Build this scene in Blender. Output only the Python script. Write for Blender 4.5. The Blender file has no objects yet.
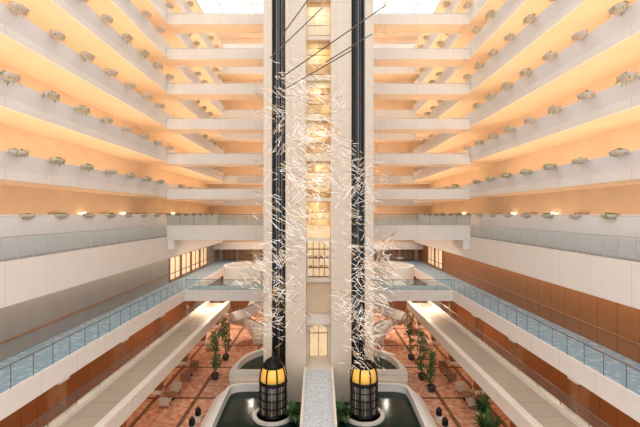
import bpy, bmesh, math, random
from mathutils import Vector, Matrix
random.seed(7)
E=15.0
W=14.4; FH=3.3; YB=37.7; YF=60.0; WALL=17.2; ROOF=30.4; NK=8; NE=10; STOP=24.9
MZ=-7.3; MW=15.7
col=bpy.context.scene.collection
# ---------------------------------------------------------------- materials
def nodes(name):
    m=bpy.data.materials.new(name); m.use_nodes=True
    nt=m.node_tree; b=nt.nodes['Principled BSDF']; return m,nt,b
def mat(name,c,rough=.6,metal=0,var=.06,scale=3,emit=None,es=0,spec=None):
    m,nt,b=nodes(name)
    tc=nt.nodes.new('ShaderNodeTexCoord'); n=nt.nodes.new('ShaderNodeTexNoise'); n.inputs['Scale'].default_value=scale
    nt.links.new(tc.outputs['Object'],n.inputs['Vector'])
    r=nt.nodes.new('ShaderNodeValToRGB')
    r.color_ramp.elements[0].color=(*[x*(1-var) for x in c],1); r.color_ramp.elements[1].color=(*[min(1,x*(1+var)) for x in c],1)
    r.color_ramp.elements[0].position=.3; r.color_ramp.elements[1].position=.7
    nt.links.new(n.outputs['Fac'],r.inputs['Fac']); nt.links.new(r.outputs['Color'],b.inputs['Base Color'])
    b.inputs['Roughness'].default_value=rough; b.inputs['Metallic'].default_value=metal
    if spec is not None: b.inputs['Specular IOR Level'].default_value=spec
    if emit: b.inputs['Emission Color'].default_value=(*emit,1); b.inputs['Emission Strength'].default_value=es
    return m
def joint_mat(name,c,jc,axis,step,width=.012,rough=.55,axis2=None,step2=1,metal=0):
    m,nt,b=nodes(name)
    tc=nt.nodes.new('ShaderNodeTexCoord'); sp=nt.nodes.new('ShaderNodeSeparateXYZ'); nt.links.new(tc.outputs['Object'],sp.inputs[0])
    def line(ax,st):
        d=nt.nodes.new('ShaderNodeMath'); d.operation='DIVIDE'; nt.links.new(sp.outputs[ax],d.inputs[0]); d.inputs[1].default_value=st
        f=nt.nodes.new('ShaderNodeMath'); f.operation='FRACT'; nt.links.new(d.outputs[0],f.inputs[0])
        l=nt.nodes.new('ShaderNodeMath'); l.operation='LESS_THAN'; nt.links.new(f.outputs[0],l.inputs[0]); l.inputs[1].default_value=width/st
        return l
    l=line(axis,step); o=l.outputs[0]
    if axis2 is not None:
        l2=line(axis2,step2); mx=nt.nodes.new('ShaderNodeMath'); mx.operation='MAXIMUM'
        nt.links.new(o,mx.inputs[0]); nt.links.new(l2.outputs[0],mx.inputs[1]); o=mx.outputs[0]
    n=nt.nodes.new('ShaderNodeTexNoise'); n.inputs['Scale'].default_value=1.2; nt.links.new(tc.outputs['Object'],n.inputs['Vector'])
    r=nt.nodes.new('ShaderNodeValToRGB'); r.color_ramp.elements[0].color=(*[x*.92 for x in c],1); r.color_ramp.elements[1].color=(*c,1)
    nt.links.new(n.outputs['Fac'],r.inputs['Fac'])
    mix=nt.nodes.new('ShaderNodeMixRGB'); nt.links.new(o,mix.inputs['Fac']); nt.links.new(r.outputs['Color'],mix.inputs[1]); mix.inputs[2].default_value=(*jc,1)
    nt.links.new(mix.outputs[0],b.inputs['Base Color']); b.inputs['Roughness'].default_value=rough; b.inputs['Metallic'].default_value=metal
    return m
WHITE=joint_mat('white_fascia',(.88,.84,.79),(.66,.61,.56),1,2.75,.03)
WHITEX=joint_mat('white_fascia_cross',(.84,.79,.73),(.66,.61,.55),0,3.4,.03)
PANEL=joint_mat('smooth_ribbed_parapet_panel',(.90,.89,.88),(.84,.83,.83),1,.34,.04)
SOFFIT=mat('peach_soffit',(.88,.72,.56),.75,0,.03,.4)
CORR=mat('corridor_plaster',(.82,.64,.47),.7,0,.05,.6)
STONE=mat('cream_stone',(.82,.75,.66),.45,0,.04,1.5)
PIER=joint_mat('cream_pier_cladding',(.76,.67,.56),(.62,.52,.42),2,1.65,.03,.4)
TAUPE=mat('taupe_plaster',(.33,.30,.27),.6,0,.05,1)
WOODP=joint_mat('walnut_panel',(.36,.145,.052),(.14,.05,.02),1,1.5,.05,.35)
WOODX=joint_mat('walnut_panel_cross',(.32,.14,.055),(.12,.05,.02),0,1.4,.05,.35)
WOODC=mat('walnut_column',(.34,.13,.048),.35,0,.2,2)
BLACK=mat('black_lift_glass',(.010,.011,.013),.25,.1,.1,2,None,0,.3)
BLK2=mat('black_metal',(.02,.02,.022),.35,.7,.1,2)
GOLDG=mat('gold_lantern_glass',(.85,.50,.10),.3,.2,.05,3,(1,.56,.10),.42)
CABG=mat('smoked_cabin_glass',(.06,.06,.06),.12,.2,.1,3,(1,.7,.4),.04)
GOLDP=[mat('gold_relief_panel',(.86,.60,.28),.28,.5,.12,1.2),mat('pale_gold_relief_panel',(.90,.74,.50),.3,.35,.08,1.2),mat('bronze_gold_relief_panel',(.66,.42,.20),.28,.5,.12,1.2),mat('cream_relief_panel',(.86,.76,.60),.4,.1,.06,1.2)]
PEACHP=mat('peach_landing_wall',(.84,.66,.46),.5,0,.05,1)
STEEL=mat('brushed_steel',(.62,.63,.64),.3,.6,.05,4)
TRACK=mat('dark_steel_track',(.16,.17,.18),.35,.6,.05,4)
RAILM=mat('bronze_grey_rail',(.22,.20,.18),.35,.6,.05,4)
BRASSR=mat('champagne_rod',(.95,.91,.84),.35,.0,.05,1,(1,.93,.82),.15)  # slight emission stands in for light glinting on the rods
BRONZER=mat('gold_bronze_rod',(.66,.42,.17),.3,.4,.2,1)
DARKR=mat('dark_rod',(.22,.15,.10),.35,.4,.2,1)
DARKROD=mat('dark_bronze_rod',(.12,.09,.07),.4,.5,.1,4)
LEAF=mat('leaf_green',(.17,.33,.065),.5,0,.45,6)
LEAFD=mat('dark_leaf',(.07,.15,.04),.55,0,.5,6)
POT=mat('pale_planter_bowl',(.58,.49,.40),.6,0,.1,5)
POTD=mat('dark_glazed_pot',(.05,.045,.04),.3,0,.2,5)
BARK=mat('bark',(.13,.08,.05),.8,0,.3,8)
WATER=mat('dark_green_water',(.003,.022,.015),.12,0,.3,.8,None,0,.22)
def bluec():
    m,nt,b=nodes('blue_patterned_carpet')
    tc=nt.nodes.new('ShaderNodeTexCoord'); v=nt.nodes.new('ShaderNodeTexVoronoi'); v.inputs['Scale'].default_value=2.6
    nt.links.new(tc.outputs['Object'],v.inputs['Vector'])
    r=nt.nodes.new('ShaderNodeValToRGB'); r.color_ramp.elements[0].position=.15; r.color_ramp.elements[0].color=(.52,.58,.62,1); r.color_ramp.elements[1].position=.5; r.color_ramp.elements[1].color=(.30,.40,.49,1)
    nt.links.new(v.outputs['Distance'],r.inputs['Fac']); nt.links.new(r.outputs[0],b.inputs['Base Color']); b.inputs['Roughness'].default_value=.85; return m
BLUEC=bluec()
BEIGE=joint_mat('beige_walkway_stone',(.52,.42,.34),(.36,.27,.2),1,1.5,.05,.5)
DOORM=mat('door_timber',(.30,.16,.09),.4,0,.15,3)
WARMG=mat('warm_lit_glass',(.85,.66,.45),.4,0,.25,3,(1,.72,.42),.5)
LAMP=mat('warm_lamp_glow',(1,.8,.5),.4,0,.02,2,(1,.75,.4),6)
FABR=mat('brown_upholstery',(.30,.15,.09),.8,0,.15,8)
FABC=mat('cream_upholstery',(.62,.52,.42),.8,0,.1,8)
STEPM=mat('pale_patterned_carpet',(.60,.64,.69),.85,0,.25,8)
STAIRW=mat('smooth_white_stair_plaster',(.90,.87,.83),.5,0,.02,1)
def glass_mat(name,tint,fac):
    m=bpy.data.materials.new(name); m.use_nodes=True; nt=m.node_tree; nt.nodes.clear()
    o=nt.nodes.new('ShaderNodeOutputMaterial'); t=nt.nodes.new('ShaderNodeBsdfTransparent'); g=nt.nodes.new('ShaderNodeBsdfPrincipled')
    t.inputs[0].default_value=(.95,.985,.99,1); g.inputs['Base Color'].default_value=(*tint,1); g.inputs['Roughness'].default_value=.1
    mx=nt.nodes.new('ShaderNodeMixShader'); mx.inputs[0].default_value=fac
    nt.links.new(t.outputs[0],mx.inputs[1]); nt.links.new(g.outputs[0],mx.inputs[2]); nt.links.new(mx.outputs[0],o.inputs[0]); return m
GLASS=glass_mat('clear_balustrade_glass',(.4,.5,.56),.05)
GREYG=glass_mat('grey_mesh_balustrade',(.68,.68,.68),.24)
TEAL=glass_mat('teal_tinted_glass',(.36,.48,.45),.24)
SKYG=glass_mat('skylight_glass',(.9,.95,1),.05)
def carpet():
    m,nt,b=nodes('terracotta_patterned_carpet')
    tc=nt.nodes.new('ShaderNodeTexCoord')
    v=nt.nodes.new('ShaderNodeTexVoronoi'); v.inputs['Scale'].default_value=1.3; nt.links.new(tc.outputs['Object'],v.inputs['Vector'])
    n=nt.nodes.new('ShaderNodeTexNoise'); n.inputs['Scale'].default_value=2.2; n.inputs['Detail'].default_value=8; n.inputs['Roughness'].default_value=.7; nt.links.new(tc.outputs['Object'],n.inputs['Vector'])
    r=nt.nodes.new('ShaderNodeValToRGB'); cr=r.color_ramp
    cr.elements[0].position=.36; cr.elements[0].color=(.36,.12,.06,1); cr.elements[1].position=.62; cr.elements[1].color=(.95,.76,.60,1)
    e=cr.elements.new(.45); e.color=(.72,.28,.15,1); e=cr.elements.new(.53); e.color=(.84,.46,.29,1)
    nt.links.new(n.outputs['Fac'],r.inputs['Fac'])
    r2=nt.nodes.new('ShaderNodeValToRGB'); r2.color_ramp.elements[0].position=.05; r2.color_ramp.elements[0].color=(.92,.70,.54,1); r2.color_ramp.elements[1].position=.45; r2.color_ramp.elements[1].color=(.70,.32,.19,1)
    nt.links.new(v.outputs['Distance'],r2.inputs['Fac'])
    mx=nt.nodes.new('ShaderNodeMixRGB'); mx.inputs[0].default_value=.35; nt.links.new(r.outputs[0],mx.inputs[1]); nt.links.new(r2.outputs[0],mx.inputs[2])
    br=nt.nodes.new('ShaderNodeTexBrick'); br.offset=0; br.inputs['Scale'].default_value=1; br.inputs['Brick Width'].default_value=3.3; br.inputs['Row Height'].default_value=6.5; br.inputs['Mortar Size'].default_value=.17
    br.inputs['Color1'].default_value=(1,1,1,1); br.inputs['Color2'].default_value=(.86,.86,.86,1); br.inputs['Mortar'].default_value=(.28,.23,.2,1)
    nt.links.new(tc.outputs['Object'],br.inputs['Vector'])
    m2=nt.nodes.new('ShaderNodeMixRGB'); m2.blend_type='MULTIPLY'; m2.inputs[0].default_value=1
    nt.links.new(mx.outputs[0],m2.inputs[1]); nt.links.new(br.outputs[0],m2.inputs[2]); nt.links.new(m2.outputs[0],b.inputs['Base Color'])
    b.inputs['Roughness'].default_value=.8; return m
CARPET=carpet()
# ---------------------------------------------------------------- helpers  (z given relative to eye level)
def thing(name,label,cat,loc,group=None):
    o=bpy.data.objects.new(name,None); o.location=(loc[0],loc[1],loc[2]+E); o.empty_display_size=.2
    o['label']=label; o['category']=cat
    if group:o['group']=group
    col.objects.link(o); return o
def obj_from(name,me,m,parent=None,kind=None):
    o=bpy.data.objects.new(name,me)
    if m is not None and not me.materials: me.materials.append(m)
    if parent is not None: o.parent=parent
    if kind:o['kind']=kind
    col.objects.link(o); return o
def mk(name,V,F,m,parent=None,kind=None,smooth=False):
    off=Vector((0,0,E))-(parent.location if parent is not None else Vector((0,0,0)))
    me=bpy.data.meshes.new(name); me.from_pydata([tuple(Vector(v)+off) for v in V],[],F)
    bm=bmesh.new(); bm.from_mesh(me); bmesh.ops.recalc_face_normals(bm,faces=bm.faces); bm.to_mesh(me); bm.free()
    if smooth:
        for p in me.polygons:p.use_smooth=True
    return obj_from(name,me,m,parent,kind)
def bx(V,F,x0,x1,y0,y1,z0,z1):
    i=len(V); V+=[(x0,y0,z0),(x1,y0,z0),(x1,y1,z0),(x0,y1,z0),(x0,y0,z1),(x1,y0,z1),(x1,y1,z1),(x0,y1,z1)]
    F+=[(i,i+3,i+2,i+1),(i+4,i+5,i+6,i+7),(i,i+1,i+5,i+4),(i+1,i+2,i+6,i+5),(i+2,i+3,i+7,i+6),(i+3,i,i+4,i+7)]
def box(name,x0,x1,y0,y1,z0,z1,m,parent=None,kind=None):
    V=[];F=[]; bx(V,F,min(x0,x1),max(x0,x1),min(y0,y1),max(y0,y1),z0,z1); return mk(name,V,F,m,parent,kind)
def extr_y(name,prof,y0,y1,m,parent=None,kind=None):
    n=len(prof); V=[(x,y0,z) for x,z in prof]+[(x,y1,z) for x,z in prof]
    F=[tuple(range(n)),tuple(range(2*n-1,n-1,-1))]+[(i,(i+1)%n,n+(i+1)%n,n+i) for i in range(n)]
    return mk(name,V,F,m,parent,kind)
def tube(V,F,a,b,r,n=6,r2=None):
    a=Vector(a);b=Vector(b);d=(b-a).normalized(); u=d.orthogonal().normalized(); w=d.cross(u); r2=r if r2 is None else r2
    i=len(V)
    for p,q in((a,r),(b,r2)):
        for k in range(n):
            t=2*math.pi*k/n; V.append(tuple(p+u*math.cos(t)*q+w*math.sin(t)*q))
    for k in range(n): F.append((i+k,i+(k+1)%n,i+n+(k+1)%n,i+n+k))
    F.append(tuple(i+k for k in range(n))[::-1]); F.append(tuple(i+n+k for k in range(n)))
def tubeobj(name,a,b,r,m,parent=None,kind=None,n=6,r2=None):
    V=[];F=[];tube(V,F,a,b,r,n,r2); return mk(name,V,F,m,parent,kind)
def lathe(name,c,prof,m,parent=None,n=24,sx=1,sy=1,kind=None,smooth=True):
    V=[];F=[]
    for r,z in prof:
        for k in range(n):
            t=2*math.pi*k/n; V.append((c[0]+r*sx*math.cos(t),c[1]+r*sy*math.sin(t),c[2]+z))
    for j in range(len(prof)-1):
        for k in range(n): F.append((j*n+k,j*n+(k+1)%n,(j+1)*n+(k+1)%n,(j+1)*n+k))
    F.append(tuple(range(n))[::-1]); L=(len(prof)-1)*n; F.append(tuple(L+k for k in range(n)))
    return mk(name,V,F,m,parent,kind,smooth)
def area(loc,sx,sy,power,colr,down=False,rot=None):
    l=bpy.data.lights.new('gallery_and_fill_light','AREA'); l.shape='RECTANGLE'; l.size=sx; l.size_y=sy; l.energy=power; l.color=colr
    o=bpy.data.objects.new('gallery_and_fill_light',l); o.location=(loc[0],loc[1],loc[2]+E)
    o.rotation_euler=rot if rot else ((0,0,0) if down else (math.pi,0,0)); col.objects.link(o); return o
WARM=(1,.69,.42)
def copy_tree(root,loc,rotz=0):
    n=root.copy(); n.location=loc; n.rotation_euler=(0,0,rotz); col.objects.link(n)
    for c in root.children:
        cc=c.copy(); cc.parent=n; col.objects.link(cc)
    return n
# ---------------------------------------------------------------- shell
Y0=8.0
S='structure'
box('floor',-24,24,2,72,-15.4,-15,CARPET,None,S)
for s,nm in((-1,'left'),(1,'right')):
    box('wall_'+nm,s*WALL,s*(WALL+.4),Y0,YF+3,-4.2,STOP,CORR,None,S)
    box('wall_'+nm+'_mezzanine',s*MW,s*(MW+.4),Y0,YF+3,MZ,-4.28,TAUPE if s<0 else WOODP,None,S)
    box('wall_'+nm+'_lobby',s*19,s*19.4,Y0,YF+3,-15,MZ-1.15,WOODP,None,S)
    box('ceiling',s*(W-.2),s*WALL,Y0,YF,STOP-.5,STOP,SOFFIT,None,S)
box('wall_back',-WALL-.4,WALL+.4,YF+3,YF+3.4,-15,ROOF,CORR,None,S)
for i,x in enumerate([-14.4,-9.6,-4.8,0,4.8,9.6,14.4]):
    box('trim_%d'%(i+1),x-.08,x+.08,Y0,YF+3,ROOF-.25,ROOF,WHITE,None,S)
for i in range(10):
    y=Y0+2+i*5.3
    box('trim_%d'%(i+20),-17.3,17.3,y-.06,y+.06,ROOF-.2,ROOF-.05,WHITE,None,S)
box('window_1',-17.5,17.5,Y0,YF+3,ROOF,ROOF+.04,SKYG,None,S)
for s in(-1,1):
    for y in ((43.6,47.2,50.8,54.4) if s<0 else (52,55.5)):
        w=thing('lit_opening','warmly lit timber-framed gallery opening in the mezzanine wall','opening',(s*(MW-.05),y,MZ),'lit mezzanine openings')
        box('pane',s*(MW-.03),s*(MW-.005),y-1.5,y+1.5,MZ+.3,-4.7,WARMG,w)
        V=[];F=[]; X0,X1=sorted((s*(MW-.12),s*(MW-.005)))
        for a,b,c,d in((y-1.6,y-1.5,MZ,-4.6),(y+1.5,y+1.6,MZ,-4.6),(y-1.5,y+1.5,-4.7,-4.6),(y-1.5,y+1.5,MZ,MZ+.3),(y-.03,y+.03,MZ+.3,-4.7)): bx(V,F,X0,X1,a,b,c,d)
        mk('frame',V,F,DOORM,w)
# ---------------------------------------------------------------- railing
def railing(a,b,h,label,group,spacing=1.8,glass=GLASS,rm=None,mid=0):
    rm=rm or STEEL
    a=Vector(a);b=Vector(b); r=thing('glass_railing',label,'railing',tuple((a+b)/2),group)
    d=(b-a); L=d.length; dn=d.normalized(); nx=dn.cross(Vector((0,0,1)))*.01
    V=[a+nx+Vector((0,0,.05)),b+nx+Vector((0,0,.05)),b+nx+Vector((0,0,h-.06)),a+nx+Vector((0,0,h-.06))]
    V+= [v-2*nx for v in V]
    mk('glass_panel',V,[(0,1,2,3),(7,6,5,4),(0,4,5,1),(1,5,6,2),(2,6,7,3),(3,7,4,0)],glass,r)
    up=Vector((0,0,h)); tubeobj('handrail',a+up,b+up,.03,rm,r)
    for i in range(mid):
        q=Vector((0,0,h*(i+1)/(mid+1))); tubeobj('mid_rail',a+q,b+q,.012,rm,r,n=4)
    n=max(2,int(L/spacing)); first=None
    for i in range(n+1):
        p=a+d*(i/n)
        if first is None: first=tubeobj('post',a,a+Vector((0,0,h)),.018,rm,r,n=4)
        else:
            c=first.copy(); c.location=first.location+(p-a); col.objects.link(c)
    return r
# ---------------------------------------------------------------- side galleries
for s in(-1,1):
    for k in range(1,NK):
        z=FH*k
        g=thing('balcony_gallery','long white corridor balcony with smooth sloping parapet and peach soffit','balcony',(s*W,32,z-1.85),'stacked guest corridor balconies')
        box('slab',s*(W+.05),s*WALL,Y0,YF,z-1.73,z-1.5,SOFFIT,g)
        box('fascia',s*(W-.1),s*(W+.05),Y0,YF,z-1.75,z-1.3,WHITE,g)
        extr_y('parapet_panel',[(s*(W-.0),z-1.27),(s*(W+.1),z-1.27),(s*(W-.22),z-.5),(s*(W-.32),z-.5)],Y0,YF,PANEL,g)
        tubeobj('handrail',(s*(W+.25),Y0,z-.42),(s*(W+.25),YF,z-.42),.03,STEEL,g)
    for k in range(0,NK):
        z=FH*k-1.4 if k else -2.0
        for y0,y1 in((Y0,YB-1),(YB+3,YF)):
            area((s*(W+.6 if k else W+1.7),(y0+y1)/2,z),.25,(y1-y0),(13 if k else 8)*(y1-y0),WARM)
    g=thing('balcony_gallery','deep white public balcony with broad plain fascia','balcony',(s*W,32,-4.26),'lower public balconies')
    box('slab',s*(W+.1),s*WALL,Y0,YF,-4.26,-2.25,TAUPE,g)
    box('fascia',s*(W-.1),s*(W+.1),Y0,YF,-4.27,-2.2,WHITE,g)
    extr_y('parapet_panel',[(s*(W+.95),-2.2),(s*(W+1.05),-2.2),(s*(W+.75),-.15),(s*(W+.65),-.15)],Y0,YF,PANEL,g)
    tubeobj('handrail',(s*(W+.7),Y0,-.1),(s*(W+.7),YF,-.1),.05,WHITE,g)
    railing((s*(W+.02),Y0+2,-2.2),(s*(W+.02),YB,-2.2),1.1,'grey mesh balustrade with steel posts along the public balcony edge','public balcony balustrades',1.0,GREYG,None,4)
    g=thing('mezzanine_walkway','mezzanine walkway with blue-grey carpet and slim white edge beam','walkway',(s*12.7,32,MZ-1.1),'mezzanine walkways')
    box('slab',s*12.8,s*19,Y0,YF+2.9,MZ-.9,MZ-.1,TAUPE,g)
    box('carpet',s*12.8,s*MW,Y0,YF+2.9,MZ-.1,MZ-.02,BLUEC,g)
    box('fascia',s*12.65,s*12.8,Y0,YF,MZ-.95,MZ+.05,WHITE,g)
    railing((s*12.75,Y0+2,MZ+.05),(s*12.75,YB-.1,MZ+.05),1.0,'clear glass balustrade along the mezzanine edge','mezzanine balustrades',1.3,GLASS,RAILM)
    tubeobj('trim_%d'%(60+s),(s*(MW-.05),Y0,MZ+.9),(s*(MW-.05),YF,MZ+.9),.05,WOODC,None,S)
    g=thing('lower_walkway','narrow beige stone walkway with raised cream kerbs','walkway',(s*11.6,28,-10.9),'lower walkways')
    box('slab',s*10.35,s*13.0,Y0,46.5,-10.95,-10.45,STONE,g)
    box('paving',s*10.7,s*12.65,Y0,46.5,-10.45,-10.4,BEIGE,g)
    box('kerb',s*10.25,s*10.7,Y0,46.5,-11.0,-10.15,STONE,g)
    box('kerb',s*12.65,s*13.05,Y0,46.5,-11.0,-10.15,STONE,g)
    railing((s*12.85,Y0+2,-10.15),(s*12.85,46,-10.15),.75,'low glass balustrade on the lower walkway kerb','lower walkway balustrades',2.2,GLASS,RAILM)
    for y in range(14,58,6): area((s*15.6,y,MZ-1.0),.4,.4,75,(1,.68,.38),down=True)
    area((s*15.2,31,-4.35),.3,42,220,(1,.80,.60),down=True)
    for y in(14,20.5,27,33.5,40,46.5,53,59.5):
        c=thing('column','square walnut-clad column with cream base and capital','column',(s*13.4,y,-15),'lobby columns')
        box('shaft',s*13.1,s*13.7,y-.3,y+.3,-14.7,MZ-1.3,WOODC,c)
        box('base',s*13.0,s*13.8,y-.4,y+.4,-15,-14.7,STONE,c)
        box('capital',s*13.0,s*13.8,y-.4,y+.4,MZ-1.3,MZ-.95,STONE,c)
dn=1
for s in(-1,1):
    fz=-2.2
    for y in range(14,59,6):
        V=[];F=[]; x0=s*(WALL-.06)
        bx(V,F,min(x0,s*WALL),max(x0,s*WALL),y-.5,y+.5,fz,fz+2.1)
        for a,b,c,d in((y-.6,y-.5,fz,fz+2.2),(y+.5,y+.6,fz,fz+2.2),(y-.5,y+.5,fz+2.1,fz+2.2)):
            bx(V,F,min(s*(WALL-.1),s*WALL),max(s*(WALL-.1),s*WALL),a,b,c,d)
        bx(V,F,min(s*(WALL-.12),x0),max(s*(WALL-.12),x0),y+.35,y+.42,fz+1,fz+1.1)
        mk('door_%d'%dn,V,F,DOORM,None,S); dn+=1
# ---------------------------------------------------------------- cross bridges at the lift core
CX=4.28
for s in(-1,1):
    for k in range(0,7):
        z=FH*k
        lab='white bridge with solid parapet joining balcony to lift tower' if k else 'white bridge with teal glass balustrade at public level'
        g=thing('cross_bridge',lab,'bridge',(s*9.3,YB+1.3,z-2.1),'bridges to the lift tower')
        xe=W-.11
        if k:
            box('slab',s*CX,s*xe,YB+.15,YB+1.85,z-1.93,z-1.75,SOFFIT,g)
            box('parapet',s*CX,s*xe,YB,YB+.15,z-1.95,z-1.0,WHITEX,g)
            box('parapet',s*CX,s*xe,YB+1.85,YB+2,z-1.95,z-1.0,WHITEX,g)
            tubeobj('handrail',(s*CX,YB+.08,z-.9),(s*xe,YB+.08,z-.9),.035,STEEL,g)
        else:
            box('slab',s*CX,s*xe,YB+.15,YB+2.85,-2.5,-2.2,SOFFIT,g)
            box('parapet',s*CX,s*xe,YB,YB+.15,-2.5,-1.15,WHITEX,g)
            box('parapet',s*CX,s*xe,YB+2.85,YB+3,-2.5,-1.15,WHITEX,g)
            railing((s*CX,YB+.08,-1.15),(s*xe,YB+.08,-1.15),1.05,'teal glass balustrade on the public level bridge','public bridge balustrades',1.2,TEAL,RAILM)
        area((s*9.2,YB+.6,z-1.7),8.5,.25,60,WARM)
    g=thing('cross_bridge','white mezzanine bridge with blue-grey carpet','bridge',(s*8.5,YB+1.3,MZ-1),'mezzanine bridges')
    box('slab',s*CX,s*12.65,YB+.15,YB+2.85,MZ-.9,MZ-.05,SOFFIT,g)
    box('carpet',s*CX,s*12.65,YB+.15,YB+2.85,MZ-.05,MZ,BLUEC,g)
    box('fascia',s*CX,s*12.65,YB,YB+.15,MZ-.95,MZ+.05,WHITEX,g)
    railing((s*CX,YB+.08,MZ+.05),(s*12.6,YB+.08,MZ+.05),1.0,'teal glass balustrade on the mezzanine bridge','mezzanine bridge balustrades',1.2,TEAL,RAILM)
    box('trim_%d'%(70+s),s*(W-.7),s*(W-.1),YB+.2,YB+2.8,-3.4,-2.5,WHITE,None,S)
# ---------------------------------------------------------------- far galleries
for k in range(-1,NE):
    z=FH*k
    g=thing('end_gallery','white corridor balcony crossing the end wall','balcony',(0,YF+1.5,z-2.1),'end wall balconies')
    box('slab',-WALL,WALL,YF+.15,YF+2.99,z-2.1,z-1.8,SOFFIT,g)
    box('parapet',-WALL,WALL,YF,YF+.15,z-2.1,z-1.0,WHITEX,g)
    tubeobj('handrail',(-W,YF+.08,z-.9),(W,YF+.08,z-.9),.035,STEEL,g)
    area((0,YF+.7,z-1.7),27,.3,250,WARM)
for i,x in enumerate([-14,-11.5,-8,8,11.5,14]):
    w=thing('timber_screen','tall brown timber screen against the end wall','screen',(x,YF+2.9,MZ),'timber screens on the mezzanine')
    V=[];F=[]
    for a,b,c,d in((x-1.05,x-.95,MZ,-5.6),(x+.95,x+1.05,MZ,-5.6),(x-.95,x+.95,-5.7,-5.6),(x-.95,x+.95,MZ,MZ+.1)): bx(V,F,a,b,YF+2.84,YF+2.96,c,d)
    mk('frame',V,F,DOORM,w)
    V=[];F=[]
    for j in range(9): bx(V,F,x-.85+j*.2,x-.75+j*.2,YF+2.88,YF+2.92,MZ+.1,-5.7)
    mk('slats',V,F,WOODC,w)
box('wall_back_lobby',-19,19,YF+2.6,YF+2.9,-15,MZ-1.15,WOODX,None,S)
box('trim_90',-12.6,12.6,YF,YF+2.6,MZ-1,MZ-.05,WHITE,None,S)
for s in(-1,1):
    for y in(43,49,56):
        area((s*9.5,y,-2.55),.5,.5,190,(1,.88,.74),down=True)  # added fill lamps without fittings, brightening the dark stair area
        area((s*11.8,y,MZ-1.1),.5,.5,190,(1,.82,.64),down=True)  # more added fill, lifting the dark lobby below the mezzanine
# ---------------------------------------------------------------- lift tower
YT=31.0; RW=.98
t=thing('lift_tower','tall cream stone tower with black glass shafts, gold recess','lift tower',(0,34,-15))
TOP=ROOF-.3
for s in(-1,1):
    box('stone_pier',s*RW,s*2.55,YT,YT+6.6,-15,TOP,PIER,t)
    box('stone_fin',s*3.62,s*4.27,YT,YT+6.6,-15,TOP,PIER,t)
    box('shaft_glass',s*2.55,s*3.62,YT+.5,YT+.7,-15,TOP,BLACK,t)
    for x in(2.72,3.1,3.48):
        box('guide_rail',s*(x-.03),s*(x+.03),YT+.3,YT+.5,-15,TOP,TRACK if x==3.1 else BLK2,t)
rr=random.Random(4); z=-1.0; j=0
while z<TOP-.3:
    h=rr.choice((.55,.8,1.1)); yb=YT+2.15; z1=min(TOP,z+h)
    xs=rr.uniform(-.3,.3); d0,d1=rr.uniform(.02,.16),rr.uniform(.02,.16)
    for (x0,x1,da,db) in((-RW,xs,0,d0),(xs,RW,d1,0)):
        V=[(x0,yb-da,z+.02),(x1,yb-db,z+.02),(x1,yb-db*.4,z1-.02),(x0,yb-da*.4,z1-.02)]; V+=[(a,YT+2.21,c) for a,b_,c in V]
        mk('gold_panel',V,[(0,1,2,3),(7,6,5,4),(0,4,5,1),(1,5,6,2),(2,6,7,3),(3,7,4,0)],GOLDP[rr.randrange(4)],t)
    z+=h; j+=1
box('recess_back',-RW,RW,YT+2.22,YT+2.4,-1.0,TOP,PEACHP,t)
box('recess_panel',-RW,RW,YT+2.2,YT+2.4,-8.2,-5.3,PEACHP,t)
for k in range(-1,10):
    z=FH*k-2.0
    box('landing',-RW,RW,YT+1.7,YT+2.2,z-.3,z,STONE,t)
    if k>0: area((0,YT+.4,z-.3),1.4,.5,24,(1,.77,.48),down=True)
box('header',-RW,RW,YT+1.2,YT+2.4,-8.95,-8.2,STONE,t)
box('niche_back',-RW,RW,YT+2.9,YT+3.0,-5.3,-1,WARMG,t)
for x in(-.92,.92): box('niche_jamb',x-.05,x+.05,YT+2.0,YT+2.9,-5.3,-2.2,STONE,t)
for x in(-.45,.05,.48): box('niche_post',x-.03,x+.03,YT+2.6,YT+2.66,-5.3,-2.4,DOORM,t)
for z in(-2.95,-3.7,-4.5): box('niche_shelf',-.86,.86,YT+2.4,YT+2.75,z-.07,z,DOORM,t)
rr=random.Random(3)
for z in(-4.5,-3.7):
    for x in(-.65,-.22,.25,.66):
        o=thing('display_bowl','small ornamental bowl on a warmly lit display shelf','bowl',(x,YT+2.5,z),'bowls on the lit shelves')
        lathe('body',(x,YT+2.5,z),[(.05,0),(.12,.08),(.16,.16),(.13,.16)],BRONZER if rr.random()<.5 else STONE,o,12)
n=14; pts=[(-RW,-12),(-.78,-12),(-.78,-9.8)]+[(-.78*math.cos(math.pi*i/n),-9.8+.6*math.sin(math.pi*i/n)) for i in range(1,n)]+[(.78,-9.8),(.78,-12),(RW,-12),(RW,-8.96),(-RW,-8.96)]
V=[(x,YT+2.0,z) for x,z in pts]+[(x,YT+2.2,z) for x,z in pts]; N=len(pts)
F=[tuple(range(N)),tuple(range(2*N-1,N-1,-1))]+[(i,(i+1)%N,N+(i+1)%N,N+i) for i in range(N)]
mk('door_arch',V,F,STONE,t)
box('door_glow',-.9,.9,YT+2.8,YT+2.9,-12,-8.96,WARMG,t)
for x in(-.76,0,.76): box('door_mullion',x-.025,x+.025,YT+2.72,YT+2.79,-12,-9,DOORM,t)
box('door_transom',-.75,.75,YT+2.72,YT+2.78,-10.1,-10.04,DOORM,t)
box('entrance_floor',-RW,RW,YT-.2,YT+2.9,-15,-12,STONE,t)
r=thing('entrance_ramp','pale patterned carpet ramp with white side kerbs over the pool','ramp',(0,28,-15))
def ramp(nm,x0,x1,h,m):
    V=[(x0,24,-12.85),(x1,24,-12.85),(x1,YT-.2,-12.0),(x0,YT-.2,-12.0)]
    V=[(a,b,c+h) for a,b,c in V]+[(a,b,c-.3) for a,b,c in V]
    mk(nm,V,[(0,1,2,3),(7,6,5,4),(0,4,5,1),(1,5,6,2),(2,6,7,3),(3,7,4,0)],m,r)
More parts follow.
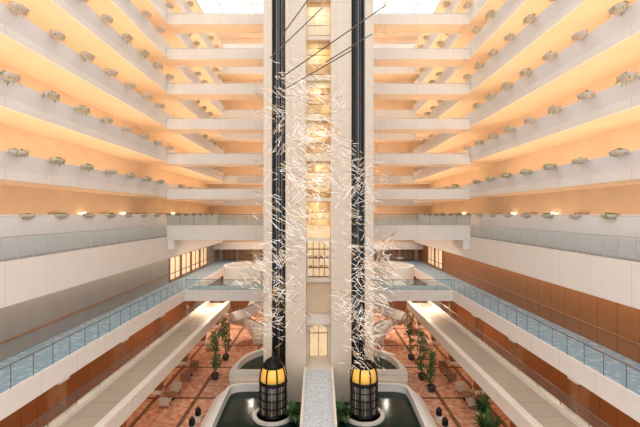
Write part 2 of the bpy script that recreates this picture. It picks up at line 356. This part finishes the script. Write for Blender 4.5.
ramp('deck',-.95,.95,0,STEPM)
ramp('kerb',-1.12,-.95,.22,STONE); ramp('kerb',.95,1.12,.22,STONE)
for y in(25,29.5): box('support',-.9,.9,y-.25,y+.25,-15,-12.9 if y<27 else -12.5,STONE,r)
# ---------------------------------------------------------------- capsule lifts
def capsule(s):
    cx=s*3.27; cy=28.9
    c=thing('capsule_lift','lantern-shaped glass lift cabin, black ribs and glowing gold dome','lift',(cx,cy,-15),'lantern lift cabins')
    R=.98; NS=16
    lathe('car_base',(cx,cy,-15),[(.5,0.42),(.8,.45),(R,.6),(R,.72)],BLK2,c,NS)
    lathe('cabin_glass',(cx,cy,-15),[(R*.93,.72),(R*.93,2.8)],CABG,c,NS)
    lathe('transom',(cx,cy,-15),[(R*.98,2.78),(R*1.06,2.83),(R*1.06,2.98),(R*.98,3.02)],BLK2,c,NS)
    lathe('gold_band',(cx,cy,-15),[(R*.95,3.02),(R*.96,3.3),(R*.93,3.55),(R*.86,3.8),(R*.76,4.0)],GOLDG,c,NS)
    lathe('cap',(cx,cy,-15),[(R*.81,3.97),(R*.68,4.17),(R*.5,4.34),(R*.3,4.46),(.3,4.5),(.33,4.56),(.12,4.66),(.05,4.95)],BLK2,c,NS)
    for z in(.72,1.2,1.75,2.3):
        lathe('ring',(cx,cy,-15),[(R*.96,z),(R*1.02,z+.01),(R*1.02,z+.06),(R*.96,z+.07)],BLK2,c,NS)
    for k in range(8):
        a=2*math.pi*(k+.5)/8; ux,uy=math.cos(a),math.sin(a)
        V=[];F=[]
        P=[(R,.5),(R,3.3),(R*.97,3.57),(R*.90,3.82),(R*.8,4.03),(R*.5,4.37),(R*.25,4.5)]
        for (r0,z0),(r1,z1) in zip(P,P[1:]): tube(V,F,(cx+ux*r0,cy+uy*r0,-15+z0),(cx+ux*r1,cy+uy*r1,-15+z1),.058)
        mk('rib',V,F,BLK2,c)
    for k in range(8):
        a=2*math.pi*k/8; ux,uy=math.cos(a)*R*.95,math.sin(a)*R*.95
        tubeobj('glazing_bar',(cx+ux,cy+uy,-14.3),(cx+ux,cy+uy,-12.2),.025,STEEL,c,n=4)
    b=thing('lift_pit_ring','round white stone ring around the lift landing in the pool','pool surround',(cx,cy,-14.6),'lift landing rings')
    lathe('kerb',(cx,cy,-15),[(1.2,0.4),(1.2,.55),(1.5,.55),(1.5,.4)],STONE,b,40,smooth=False)
for s in(-1,1): capsule(s)
# ---------------------------------------------------------------- pools
def smoothc(pts,n=5):
    out=[]
    for i in range(len(pts)-1):
        p0=pts[max(0,i-1)];p1=pts[i];p2=pts[i+1];p3=pts[min(len(pts)-1,i+2)]
        for j in range(n):
            t=j/n
            out.append(tuple(.5*((2*p1[a])+(-p0[a]+p2[a])*t+(2*p0[a]-5*p1[a]+4*p2[a]-p3[a])*t*t+(-p0[a]+3*p1[a]-3*p2[a]+p3[a])*t**3) for a in(0,1)))
    out.append(pts[-1]); return out
def strip(nm,line,w0,w1,z0,z1,m,p):
    V=[];F=[]; L=[Vector(q) for q in line]
    for i,q in enumerate(L):
        d=(L[min(i+1,len(L)-1)]-L[max(i-1,0)]).normalized(); nrm=Vector((d.y,-d.x))
        a=q+nrm*w0; b=q+nrm*w1
        V+=[(a.x,a.y,z0),(a.x,a.y,z1),(b.x,b.y,z1),(b.x,b.y,z0)]
    for i in range(len(L)-1):
        for k in range(4): F.append((i*4+k,i*4+(k+1)%4,(i+1)*4+(k+1)%4,(i+1)*4+k))
    F+=[(0,1,2,3),tuple(range(len(V)-1,len(V)-5,-1))]
    mk(nm,V,F,m,p)
for s in(-1,1):
    for nm,pts in(('front',[(6.9,21),(7.0,26),(7.1,30),(7.1,31.9),(6.9,32.5),(6.2,32.8),(4.6,32.85)]),('rear',[(7.3,35.8),(7.4,37.6),(6.9,39.6),(5.9,41.0),(4.9,41.6),(4.32,41.8)])):
        p=thing('reflecting_pool','dark green reflecting pool with stepped curved white stone rim','pool',(s*5,33 if nm=='rear' else 27,-15),'reflecting pools')
        c=smoothc(pts); x0=1.3 if nm=='front' else 4.32
        poly=[(x0,c[0][1])]+c+[(x0,c[-1][1])]
        mk('water',[(s*x,y,-14.62) for x,y in poly],[tuple(range(len(poly)))],WATER,p)
        line=[(s*x,y) for x,y in c]
        sg=s
        strip('rim',line,0,sg*.3,-15,-14.0,STAIRW,p)
        strip('rim_step',line,sg*.3,sg*.7,-15,-14.4,STAIRW,p)
        if nm=='front': strip('rim_step',line,sg*.7,sg*1.15,-15,-14.75,STONE,p)
    b=thing('planter_wall','low white stone terrace wall beside the lift tower','low wall',(s*6.0,34.7,-15),'pool terrace walls')
    box('terrace',s*4.32,s*7.6,34.2,35.3,-15,-14.3,STONE,b)
    box('coping',s*4.32,s*7.6,35.35,35.7,-15,-13.9,WHITEX,b)
# ---------------------------------------------------------------- spiral stairs
SY=46.0
def stair(s,zt,zb,turns,start,lab,grp,nt=44,R=2.2):
    cx,cy=s*8.0,SY
    c=thing('spiral_stair',lab,'staircase',(cx,cy,zb),grp)
    def ang(t): 
        a=start+2*math.pi*turns*t
        return a if s>0 else math.pi-a
    def ribbon(nm,r,th,h0,h1,m):
        V=[];F=[];n=70
        for i in range(n+1):
            t=i/n; a=ang(t); z=zt+(zb-zt)*t
            lo=max(zb,z+h0)
            for rr,zz in((r,lo),(r+th,lo),(r+th,z+h1),(r,z+h1)): V.append((cx+rr*math.cos(a),cy+rr*math.sin(a),zz))
        for i in range(n):
            for k in range(4): F.append((i*4+k,i*4+(k+1)%4,(i+1)*4+(k+1)%4,(i+1)*4+k))
        F.append((0,1,2,3)); F.append((n*4+3,n*4+2,n*4+1,n*4))
        mk(nm,V,F,m,c)
    ribbon('outer_balustrade',R,.1,-.35,.7,STAIRW)
    ribbon('inner_balustrade',.5,.08,-.35,.7,STAIRW)
    ribbon('handrail',R-.02,.14,.74,.82,RAILM)
    for i in range(nt):
        a0=ang(i/nt); a1=ang((i+1.05)/nt); z=zt+(zb-zt)*(i/nt)-.05
        V=[]
        for zz in(z-.15,z):
            V+=[(cx+.58*math.cos(a0),cy+.58*math.sin(a0),zz),(cx+R*math.cos(a0),cy+R*math.sin(a0),zz),(cx+R*math.cos(a1),cy+R*math.sin(a1),zz),(cx+.58*math.cos(a1),cy+.58*math.sin(a1),zz)]
        mk('tread',V,[(0,1,2,3),(4,5,6,7),(0,1,5,4),(1,2,6,5),(2,3,7,6),(3,0,4,7)],STONE,c)
for s in(-1,1):
    stair(s,MZ,-15,1.5,math.pi*.05,'white spiral staircase with solid curved balustrade down to the lobby','lower spiral stairs')
    cx,cy=s*8.0,SY
    l=thing('stair_landing','round white landing with curved solid balustrade at the stair head','landing',(cx,cy,-7.5),'stair landings')
    V=[];F=[];n=40
    a0,a1=(-.95*math.pi,.45*math.pi) if s>0 else (.55*math.pi,1.95*math.pi)
    for i in range(n+1):
        a=a0+(a1-a0)*i/n
        for rr,zz in((2.7,-7.9),(2.85,-7.9),(2.85,-5.9),(2.7,-5.9)): V.append((cx+rr*math.cos(a),cy+rr*math.sin(a),zz))
    for i in range(n):
        for k in range(4): F.append((i*4+k,i*4+(k+1)%4,(i+1)*4+(k+1)%4,(i+1)*4+k))
    F.append((0,1,2,3)); F.append((n*4+3,n*4+2,n*4+1,n*4))
    mk('balustrade',V,F,STAIRW,l)
    V=[];F=[];n=32
    for zz in(-7.55,MZ):
        for rr in(2.35,2.7):
            for i in range(n): V.append((cx+rr*math.cos(2*math.pi*i/n),cy+rr*math.sin(2*math.pi*i/n),zz))
    for i in range(n):
        j=(i+1)%n
        F+=[(i,j,n+j,n+i),(2*n+i,2*n+j,3*n+j,3*n+i),(i,j,2*n+j,2*n+i),(n+i,n+j,3*n+j,3*n+i)]
    mk('floor_ring',V,F,STONE,l)
    box('link',cx-1,cx+1,YB+3.0,cy-2.6,-7.55,MZ,STONE,l)
# ---------------------------------------------------------------- planters
def leafs(name,c,n,L,w,m,parent,up=.5,seed=1,droop=1.0,sx=1.0,sy=1.0):
    rnd=random.Random(seed); V=[];F=[]
    for i in range(n):
        a=rnd.random()*2*math.pi; l=L*rnd.uniform(.6,1.1); e=rnd.uniform(.1,1.2)*up*2
        d=Vector((math.cos(a)*sx,math.sin(a)*sy,0)); q=Vector((-math.sin(a),math.cos(a),0))*w
        b=Vector(c)+Vector((rnd.uniform(-.25,.25)*sx,rnd.uniform(-.25,.25)*sy,0))*L; i0=len(V); st=5
        for j in range(st+1):
            t=j/st; p=b+d*l*t*(.9)+Vector((0,0,l*(e*t-droop*t*t))); ww=q*(math.sin(math.pi*min(.97,t*.85+.1)))
            V+=[tuple(p-ww),tuple(p+ww)]
        for j in range(st): k=i0+j*2; F.append((k,k+1,k+3,k+2))
    return mk(name,V,F,m,parent)
protos=[]
for v in range(4):
    y=17.85
    o=thing('potted_fern','shallow rounded bowl planter with loose trailing greenery on the parapet','plant',(-14.1,y,3.3),'balcony planters')
    lathe('planter_bowl',(-14.1,y,2.72),[(.10,0),(.28,.05),(.40,.15),(.45,.27),(.41,.27),(.35,.22)],POT,o,16,sx=.72,sy=1.15)
    leafs('foliage',(-14.1,y,2.97),50 if v!=2 else 28,(.40,.46,.32,.42)[v],.034,LEAF,o,.45,v+3,.95,.8,1.5)
    protos.append(o)
used=set(); rnd=random.Random(5)
for s in(-1,1):
    for k in range(0,8):
        for i in range(-1,15):
            y=20.6+2.75*i+(.5 if k%2 else 0)
            if YB-.6<y<YB+2.4 and k>0: continue
            if y>59: continue
            if k==7 and y<25: continue
            v=rnd.randrange(4); zz=FH*k-.12+E; xx=s*13.76
            if k==0: xx=s*(W+.60); zz=.28+E
            if v not in used:
                used.add(v); protos[v].location=(xx,y,zz); protos[v].rotation_euler=(0,0,0 if s<0 else math.pi)
            else: copy_tree(protos[v],(xx,y,zz),(0 if s<0 else math.pi)+rnd.uniform(-.12,.12))
# ---------------------------------------------------------------- trees and plants
def tree(x,y,h,seed,lab):
    o=thing('potted_tree',lab,'tree',(x,y,-15),'lobby potted trees')
    lathe('pot',(x,y,-15),[(.25,0),(.34,.3),(.38,.5),(.34,.52),(.32,.42)],POTD,o,18)
    rnd=random.Random(seed); V=[];F=[]
    p=Vector((x,y,-14.5)); pts=[p]
    for i in range(5):
        p=p+Vector((rnd.uniform(-.14,.14),rnd.uniform(-.12,.12),h*.8/5)); pts.append(p)
    for i in range(5): tube(V,F,pts[i],pts[i+1],.06-.008*i,6,.052-.008*i)
    br=[]
    for i in range(1,6):
        for j in range(rnd.choice((3,4,5))):
            a=rnd.random()*6.28; q=pts[i]+Vector((math.cos(a)*.4,math.sin(a)*.4,rnd.uniform(.1,.45))); br.append((pts[i],q)); tube(V,F,pts[i],q,.02,5,.008)
    mk('trunk',V,F,BARK,o)
    V=[];F=[]
    for a,b in br:
        for i in range(20):
            c=a.lerp(b,rnd.uniform(.3,1.1))+Vector((rnd.gauss(0,.10),rnd.gauss(0,.10),rnd.gauss(0,.17)))
            u=Vector((rnd.uniform(-1,1),rnd.uniform(-1,1),rnd.uniform(-1.8,.2))).normalized(); w=u.orthogonal().normalized()*.05; i0=len(V)
            V+=[tuple(c),tuple(c+u*.13+w),tuple(c+u*.3),tuple(c+u*.13-w)]; F.append((i0,i0+1,i0+2,i0+3))
    mk('foliage',V,F,LEAFD,o)
for s in(-1,1):
    tree(s*9.35,36.2,4.4,3+s,'slender leafy potted tree beside the pool rim')
    tree(s*9.5,41.0,4.4,8+s,'slender leafy potted tree near the spiral stair')
tree(9.5,33.7,3.2,21,'tall leafy potted tree beside the lower walkway')
for x,y,L,n,lab in((11.3,26.6,1.0,150,'full leafy green plant in a dark pot on the carpet'),(12.1,29.4,.85,100,'full leafy green plant in a dark pot on the carpet'),(-1.72,28.1,.65,110,'bushy green plant at the foot of the lift tower'),(1.72,28.1,.65,110,'bushy green plant at the foot of the lift tower')):
    big=abs(x)>5
    o=thing('potted_palm' if big else 'bushy_plant',lab,'plant',(x,y,-15 if big else -14.6))
    zb=-15 if big else -14.6
    k=1.6 if big else 1
    lathe('pot',(x,y,zb),[(.2*k,0),(.32*k,.3),(.36*k,.5),(.32*k,.5),(.3*k,.4)],POTD if not big else STONE,o,18)
    leafs('foliage',(x,y,zb+.5),n,L,.09 if big else .06,LEAFD,o,.9,int(L*10)+n,.7)
# ---------------------------------------------------------------- lobby furniture
def armchair(x,y,rot,m,lab):
    o=thing('armchair',lab,'chair',(x,y,-15),'lobby armchairs')
    def b(nm,x0,x1,y0,y1,z0,z1,mm):
        ob=box(nm,x+x0,x+x1,y+y0,y+y1,-15+z0,-15+z1,mm,o); bv=ob.modifiers.new('b','BEVEL'); bv.width=.06; bv.segments=3
    b('seat',-.3,.3,-.34,.26,.2,.45,m); b('backrest',-.38,.38,.24,.38,.2,.85,m)
    b('armrest',-.38,-.28,-.34,.26,.3,.62,m); b('armrest',.28,.38,-.34,.26,.3,.62,m)
    for i in(-.32,.32):
        for j in(-.28,.3): tubeobj('leg',(x+i,y+j,-15),(x+i,y+j,-14.72),.025,BLK2,o)
    o.rotation_euler=(0,0,rot)
def table(x,y):
    o=thing('coffee_table','low round dark timber coffee table','table',(x,y,-15),'lobby coffee tables')
    lathe('top',(x,y,-14.55),[(.45,0),(.48,.03),(.46,.05)],DOORM,o,24); lathe('pedestal',(x,y,-15),[(.28,0),(.25,.04),(.05,.08),(.05,.45)],BLK2,o,16)
for s in(-1,1):
    for y in(32.2,37.0,45.2,50.6):
        xx=s*11.9; br=y in(37.0,50.6)
        table(xx,y)
        for dy,ro in((-1.15,math.pi),(1.15,0)):
            armchair(xx,y+dy,ro,FABR if br else FABC,'low %s upholstered armchair beside a round coffee table'%('brown' if br else 'cream'))
for s in(-1,1):
    for y,xx in((27.5,8.7),(28.9,8.7)):
        xx*=s
        o=thing('lantern_bollard','small black lantern on stone plinth beside the pool rim','lamp',(xx,y,-15),'pool lanterns')
        box('plinth',xx-.22,xx+.22,y-.22,y+.22,-15,-14.6,STONE,o)
        lathe('lantern_body',(xx,y,-14.6),[(.15,0),(.22,.08),(.22,.42),(.15,.5),(.06,.6),(.02,.7)],BLK2,o,8,smooth=False)
for s in(-1,1):
    for k,y in((0,35),(0,47),(0,29)):
        z=FH*k-.1
        o=thing('wall_sconce','small glowing rectangular wall lamp in the corridor','lamp',(s*(WALL-.1),y,z),'corridor wall lamps')
        box('backplate',s*(WALL-.05),s*WALL,y-.2,y+.2,z-.25,z+.25,BLK2,o)
        box('shade',s*(WALL-.2),s*(WALL-.05),y-.25,y+.25,z-.2,z+.2,LAMP,o)
# ---------------------------------------------------------------- hanging sculpture: swirling clumps of slivers
sc=thing('hanging_sculpture','cascading cloud of thin cream and bronze metal rods hung on wires','sculpture',(0,24,20))
rnd=random.Random(23)
def px(x,y,Z): return Vector(((x-318.5)*Z/400,Z,(213.5-y)*Z/400))
rods=[]
def rod(c,l,a0):
    a=rnd.gauss(a0,.28); b=rnd.uniform(-.7,.7)
    d=Vector((math.cos(a)*math.cos(b),math.sin(b)*.8,math.sin(a))).normalized()*l*.5
    rods.append((c-d,c+d))
# two intertwined drifting strands plus loose drift between them; clumped along each strand
for strand in range(3):
    for j in range(62 if strand<2 else 34):
        t=rnd.random()
        if strand==0:   y=60+275*t; x=296+26*math.sin(t*5.2+.3)*(.3+t*.6); w=11+9*math.sin(math.pi*t); Z=22.5+2*math.cos(t*6)
        elif strand==1: y=95+255*t; x=352-22*math.cos(t*4.6)*(1-t*.4)+8*t; w=9+8*math.sin(math.pi*t); Z=24+2*math.sin(t*6)
        else:           y=100+215*t; x=280+100*t+rnd.gauss(0,12); w=14; Z=24.5
        cxx=rnd.gauss(x,w*.75); cyy=rnd.gauss(y,7); zz=Z+rnd.gauss(0,.7); a0=rnd.choice((-.6,-.45,-.3,.8))
        sp=rnd.uniform(4,10); cnt=rnd.randrange(8,22)
        for q in range(cnt):
            l=rnd.uniform(.18,.4) if rnd.random()<.6 else rnd.uniform(.4,.75)
            rod(px(rnd.gauss(cxx,sp),rnd.gauss(cyy,sp*1.2),zz+rnd.gauss(0,.5)),l,a0)
rnd.shuffle(rods)
V=[[],[],[]];F=[[],[],[]]; MR=[BRASSR,BRONZER,DARKR]
for i,(a,b) in enumerate(rods):
    u=rnd.random(); m=0 if u<.62 else (1 if u<.87 else 2)
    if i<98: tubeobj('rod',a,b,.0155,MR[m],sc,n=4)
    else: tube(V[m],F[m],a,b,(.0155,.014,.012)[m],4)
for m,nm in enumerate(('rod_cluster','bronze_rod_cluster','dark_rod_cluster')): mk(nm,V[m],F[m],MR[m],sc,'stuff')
V=[];F=[]
for i in range(130):
    a,b=rods[i*9]; m=(a+b)/2; tube(V,F,(m.x,m.y,m.z),(m.x,m.y,ROOF-.3),.004,3)
mk('suspension_wires',V,F,STEEL,sc,'stuff')
for (x0,y0,Z0,x1,y1,Z1) in((275,82,21,386,5,25),(283,34,22,312,-6,22),(280,92,24,352,50,22),(270,58,22,322,8,24),(326,62,23,372,34,24)):
    a=px(x0,y0,Z0); b=px(x1,y1,Z1); tubeobj('long_rod',a,b,.034,DARKROD,sc,n=6)
# ---------------------------------------------------------------- light
w=bpy.data.worlds.new('World'); bpy.context.scene.world=w; w.use_nodes=True
w.node_tree.nodes['Background'].inputs[0].default_value=(.98,.99,1,1); w.node_tree.nodes['Background'].inputs[1].default_value=1.62
bpy.context.scene.view_settings.view_transform='Standard'
# ---------------------------------------------------------------- camera
cam=bpy.data.cameras.new('camera'); co=bpy.data.objects.new('camera',cam); col.objects.link(co)
co.location=(0,0,E); co.rotation_euler=(math.pi/2,0,0); cam.lens=22.5; cam.sensor_width=36; cam.shift_x=1.5/640; cam.clip_end=300
bpy.context.scene.camera=co
